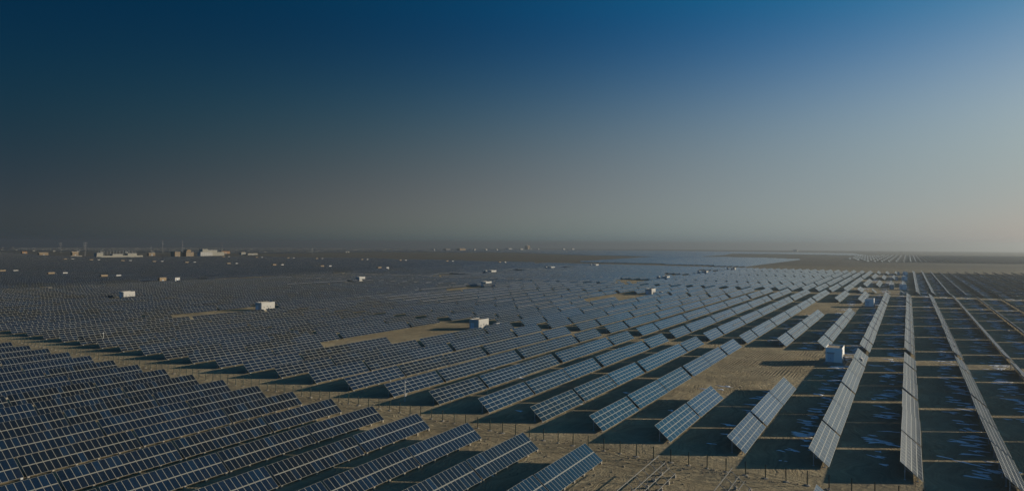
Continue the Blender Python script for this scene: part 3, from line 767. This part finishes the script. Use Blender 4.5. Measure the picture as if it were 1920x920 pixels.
def mast(x, y, h, label, arms=False):
    t = thing('lattice_mast', label, 'mast', (x, y, gz(x, y)), 'thin masts on the left horizon')
    h *= .82; mb = MB(); w = h*.035
    for sx_ in (-1, 1):
        for sy_ in (-1, 1): mb.bar((sx_*w, sy_*w, -1), (sx_*.2, sy_*.2, h), .09)
    for k in range(1, 8):
        q = 1-k/8; a = w*q+.2*(1-q); z = h*k/8
        mb.bar((-a, -a, z), (a, -a, z), .16); mb.bar((a, -a, z), (a, a, z), .16); mb.bar((-a, -a, z), (-a, a, z), .16)
        q2 = 1-(k-1)/8; a2 = w*q2+.2*(1-q2); mb.bar((a2, -a2, h*(k-1)/8), (a, a, z), .14); mb.bar((-a2, -a2, h*(k-1)/8), (a, -a, z), .14)
    mb.build('tower', M_LATTICE, t)
    mb = MB()
    if arms:
        for z in (h*.72, h*.84, h*.95): mb.bar((0, -5, z), (0, 5, z), .4)
        mb.build('cross_arm', M_LATTICE, t)
    else:
        mb.tube((0, 0, h), (0, 0, h+3), .12, .05, 6); mb.build('lightning_rod', M_LATTICE, t)
for x, y, h, lab, a in ((-1647, 848, 30, 'short pale mast left of the tan relay house', False), (-1760, 925, 44, 'tall mast behind the tan relay house', True), (-1672, 1040, 36, 'pale mast at the right end of the substation', False), (-1690, 1083, 52, 'tallest mast just left of the tan houses', False), (-1780, 1200, 52, 'tall thin mast between tan houses and white office', False), (-2050, 1530, 46, 'mast behind the orange shed', False), (-1536, 1457, 34, 'thin mast alone in the brown belt right of the buildings', False), (-2398, 1184, 44, 'mast on the far left plain before the hazy huts', True)):
    mast(x, y, h, lab, a)
for x, y, h, lab in ((-323, 1190, 22, 'thin pole left of the far cabins before the pale wedge'), (-246, 1142, 20, 'thin pole at the tip of the pale wedge of panels'), (-469, 1330, 22, 'thin pole inside the pale wedge of panels')):
    t = thing('utility_pole', lab, 'pole', (x, y, gz(x, y)))
    mb = MB(); mb.tube((0, 0, -1), (0, 0, h), .2, .12, 8); mb.build('mast', M_LATTICE, t); mb = MB(); mb.bar((-1.4, 0, h-1), (1.4, 0, h-1), .15); mb.build('cross_arm', M_LATTICE, t)

# ------------------------------------------------------------------ haze, sky, sun
mb = MB(); mb.box(-12500, 12500, -12500, 12500, gz(11000, 0)-2, 60)
haze = add('haze', mb.mesh('haze', []))
HM = bpy.data.materials.new('haze'); HM.use_nodes = True; nt = HM.node_tree
nt.nodes.remove(nt.nodes['Principled BSDF'])
pv = nt.nodes.new('ShaderNodeVolumePrincipled')
pv.inputs['Color'].default_value = (.60, .65, .69, 1); pv.inputs['Density'].default_value = 2.1e-4; pv.inputs['Anisotropy'].default_value = .7
nt.links.new(pv.outputs[0], nt.nodes['Material Output'].inputs['Volume'])
haze.data.materials.append(HM); tag(haze, None, None, None, 'stuff')

SUN_EL = math.atan2(1, hypot(3.38, 2.46)); SUN_DIR = Vector((3.38, 2.46, 1)).normalized()
sun = bpy.data.lights.new('sun', 'SUN'); sun.energy = 5.0; sun.angle = radians(.55); sun.color = (1, .85, .64)
so = bpy.data.objects.new('sun', sun); C.objects.link(so); so.rotation_euler = (-SUN_DIR).to_track_quat('-Z', 'Y').to_euler(); so.location = (200, 150, 120)

W = bpy.data.worlds.new('World'); S.world = W; W.use_nodes = True; nt = W.node_tree
bg = nt.nodes['Background']
sky = nt.nodes.new('ShaderNodeTexSky'); sky.sky_type = 'NISHITA'; sky.sun_disc = False
sky.sun_elevation = SUN_EL; sky.sun_rotation = math.atan2(3.28, 2.41)
sky.altitude = 900; sky.air_density = 1.0; sky.dust_density = 2.0; sky.ozone_density = 2.5
# sky graded by an added gain: it dims away from the sun and greys towards the horizon (a function of direction only)
tc = nt.nodes.new('ShaderNodeTexCoord')
dt = nt.nodes.new('ShaderNodeVectorMath'); dt.operation = 'DOT_PRODUCT'; nt.links.new(tc.outputs['Generated'], dt.inputs[0])
hs_ = Vector((3.28, 2.41, 0)).normalized(); dt.inputs[1].default_value = hs_
def clampn(v, lo, hi):
    n = nt.nodes.new('ShaderNodeClamp'); n.inputs['Min'].default_value = lo; n.inputs['Max'].default_value = hi; nt.links.new(v, n.inputs[0]); return n.outputs[0]
sz_ = nt.nodes.new('ShaderNodeSeparateXYZ'); nt.links.new(tc.outputs['Generated'], sz_.inputs[0])
A_, E_ = clampn(dt.outputs['Value'], -.50, .68), clampn(sz_.outputs[2], 0.006, .325)
GAIN = [[-0.139, 1.323, -2.896, 5.094, 41.392, -1.616, -9.591, 37.477, -321.3, 0.517, 411.095, 47.6, -116.215], [0.214, 1.545, -16.967, 6.576, 159.858, -1.773, 6.193, -28.168, -654.376, -0.422, 903.869, 0.973, 27.292], [0.574, 1.722, -22.475, 2.957, 163.525, -1.415, 8.906, -13.939, -503.689, -1.095, 570.168, -15.321, 13.641]]
AE, EE, AA = math_n(nt, 'MULTIPLY', A_, E_), math_n(nt, 'MULTIPLY', E_, E_), math_n(nt, 'MULTIPLY', A_, A_)
AAE, AEE, EEE, AAA = math_n(nt, 'MULTIPLY', AA, E_), math_n(nt, 'MULTIPLY', A_, EE), math_n(nt, 'MULTIPLY', EE, E_), math_n(nt, 'MULTIPLY', AA, A_)
E4, AAEE, AEEE = math_n(nt, 'MULTIPLY', EE, EE), math_n(nt, 'MULTIPLY', AA, EE), math_n(nt, 'MULTIPLY', A_, EEE)
ZEN = math_n(nt, 'SUBTRACT', 1.0, math_n(nt, 'MULTIPLY', ramp(nt, sz_.outputs[2], .36, .72), .78))   # added darkening towards the zenith, dims reflections in the left panels
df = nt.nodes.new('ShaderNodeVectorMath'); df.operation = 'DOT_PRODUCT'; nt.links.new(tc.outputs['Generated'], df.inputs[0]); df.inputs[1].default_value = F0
BACK_FILL = ramp(nt, df.outputs['Value'], .35, -.35)  # sky brightness added behind the camera, fills the shaded sides
cg = nt.nodes.new('ShaderNodeCombineXYZ')
for i, g in enumerate(GAIN):
    v = math_n(nt, 'ADD', math_n(nt, 'MULTIPLY', A_, g[1]), g[0])
    for t_, q in ((E_, g[2]), (AE, g[3]), (EE, g[4]), (AA, g[5]), (AAE, g[6]), (AEE, g[7]), (EEE, g[8]), (AAA, g[9]), (E4, g[10]), (AAEE, g[11]), (AEEE, g[12])): v = math_n(nt, 'ADD', v, math_n(nt, 'MULTIPLY', t_, q))
    nt.links.new(math_n(nt, 'ADD', math_n(nt, 'MULTIPLY', math_n(nt, 'MULTIPLY', math_n(nt, 'EXPONENT', v), ZEN), math_n(nt, 'SUBTRACT', 1.0, BACK_FILL)), math_n(nt, 'MULTIPLY', BACK_FILL, (.30, 1.10, 1.65)[i])), cg.inputs[i])
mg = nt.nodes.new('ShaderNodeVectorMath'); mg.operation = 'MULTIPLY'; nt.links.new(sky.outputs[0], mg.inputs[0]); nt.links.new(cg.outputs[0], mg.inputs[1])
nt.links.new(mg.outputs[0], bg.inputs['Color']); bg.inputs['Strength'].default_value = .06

S.render.engine = 'CYCLES'
S.view_settings.view_transform = 'Standard'; S.view_settings.look = 'None'; S.view_settings.gamma = 1; S.view_settings.exposure = 0.0
S.cycles.use_denoising = True
S.cycles.volume_bounces = 0; S.cycles.max_bounces = 6; S.cycles.diffuse_bounces = 2; S.cycles.glossy_bounces = 2
S.cycles.sample_clamp_indirect = 8
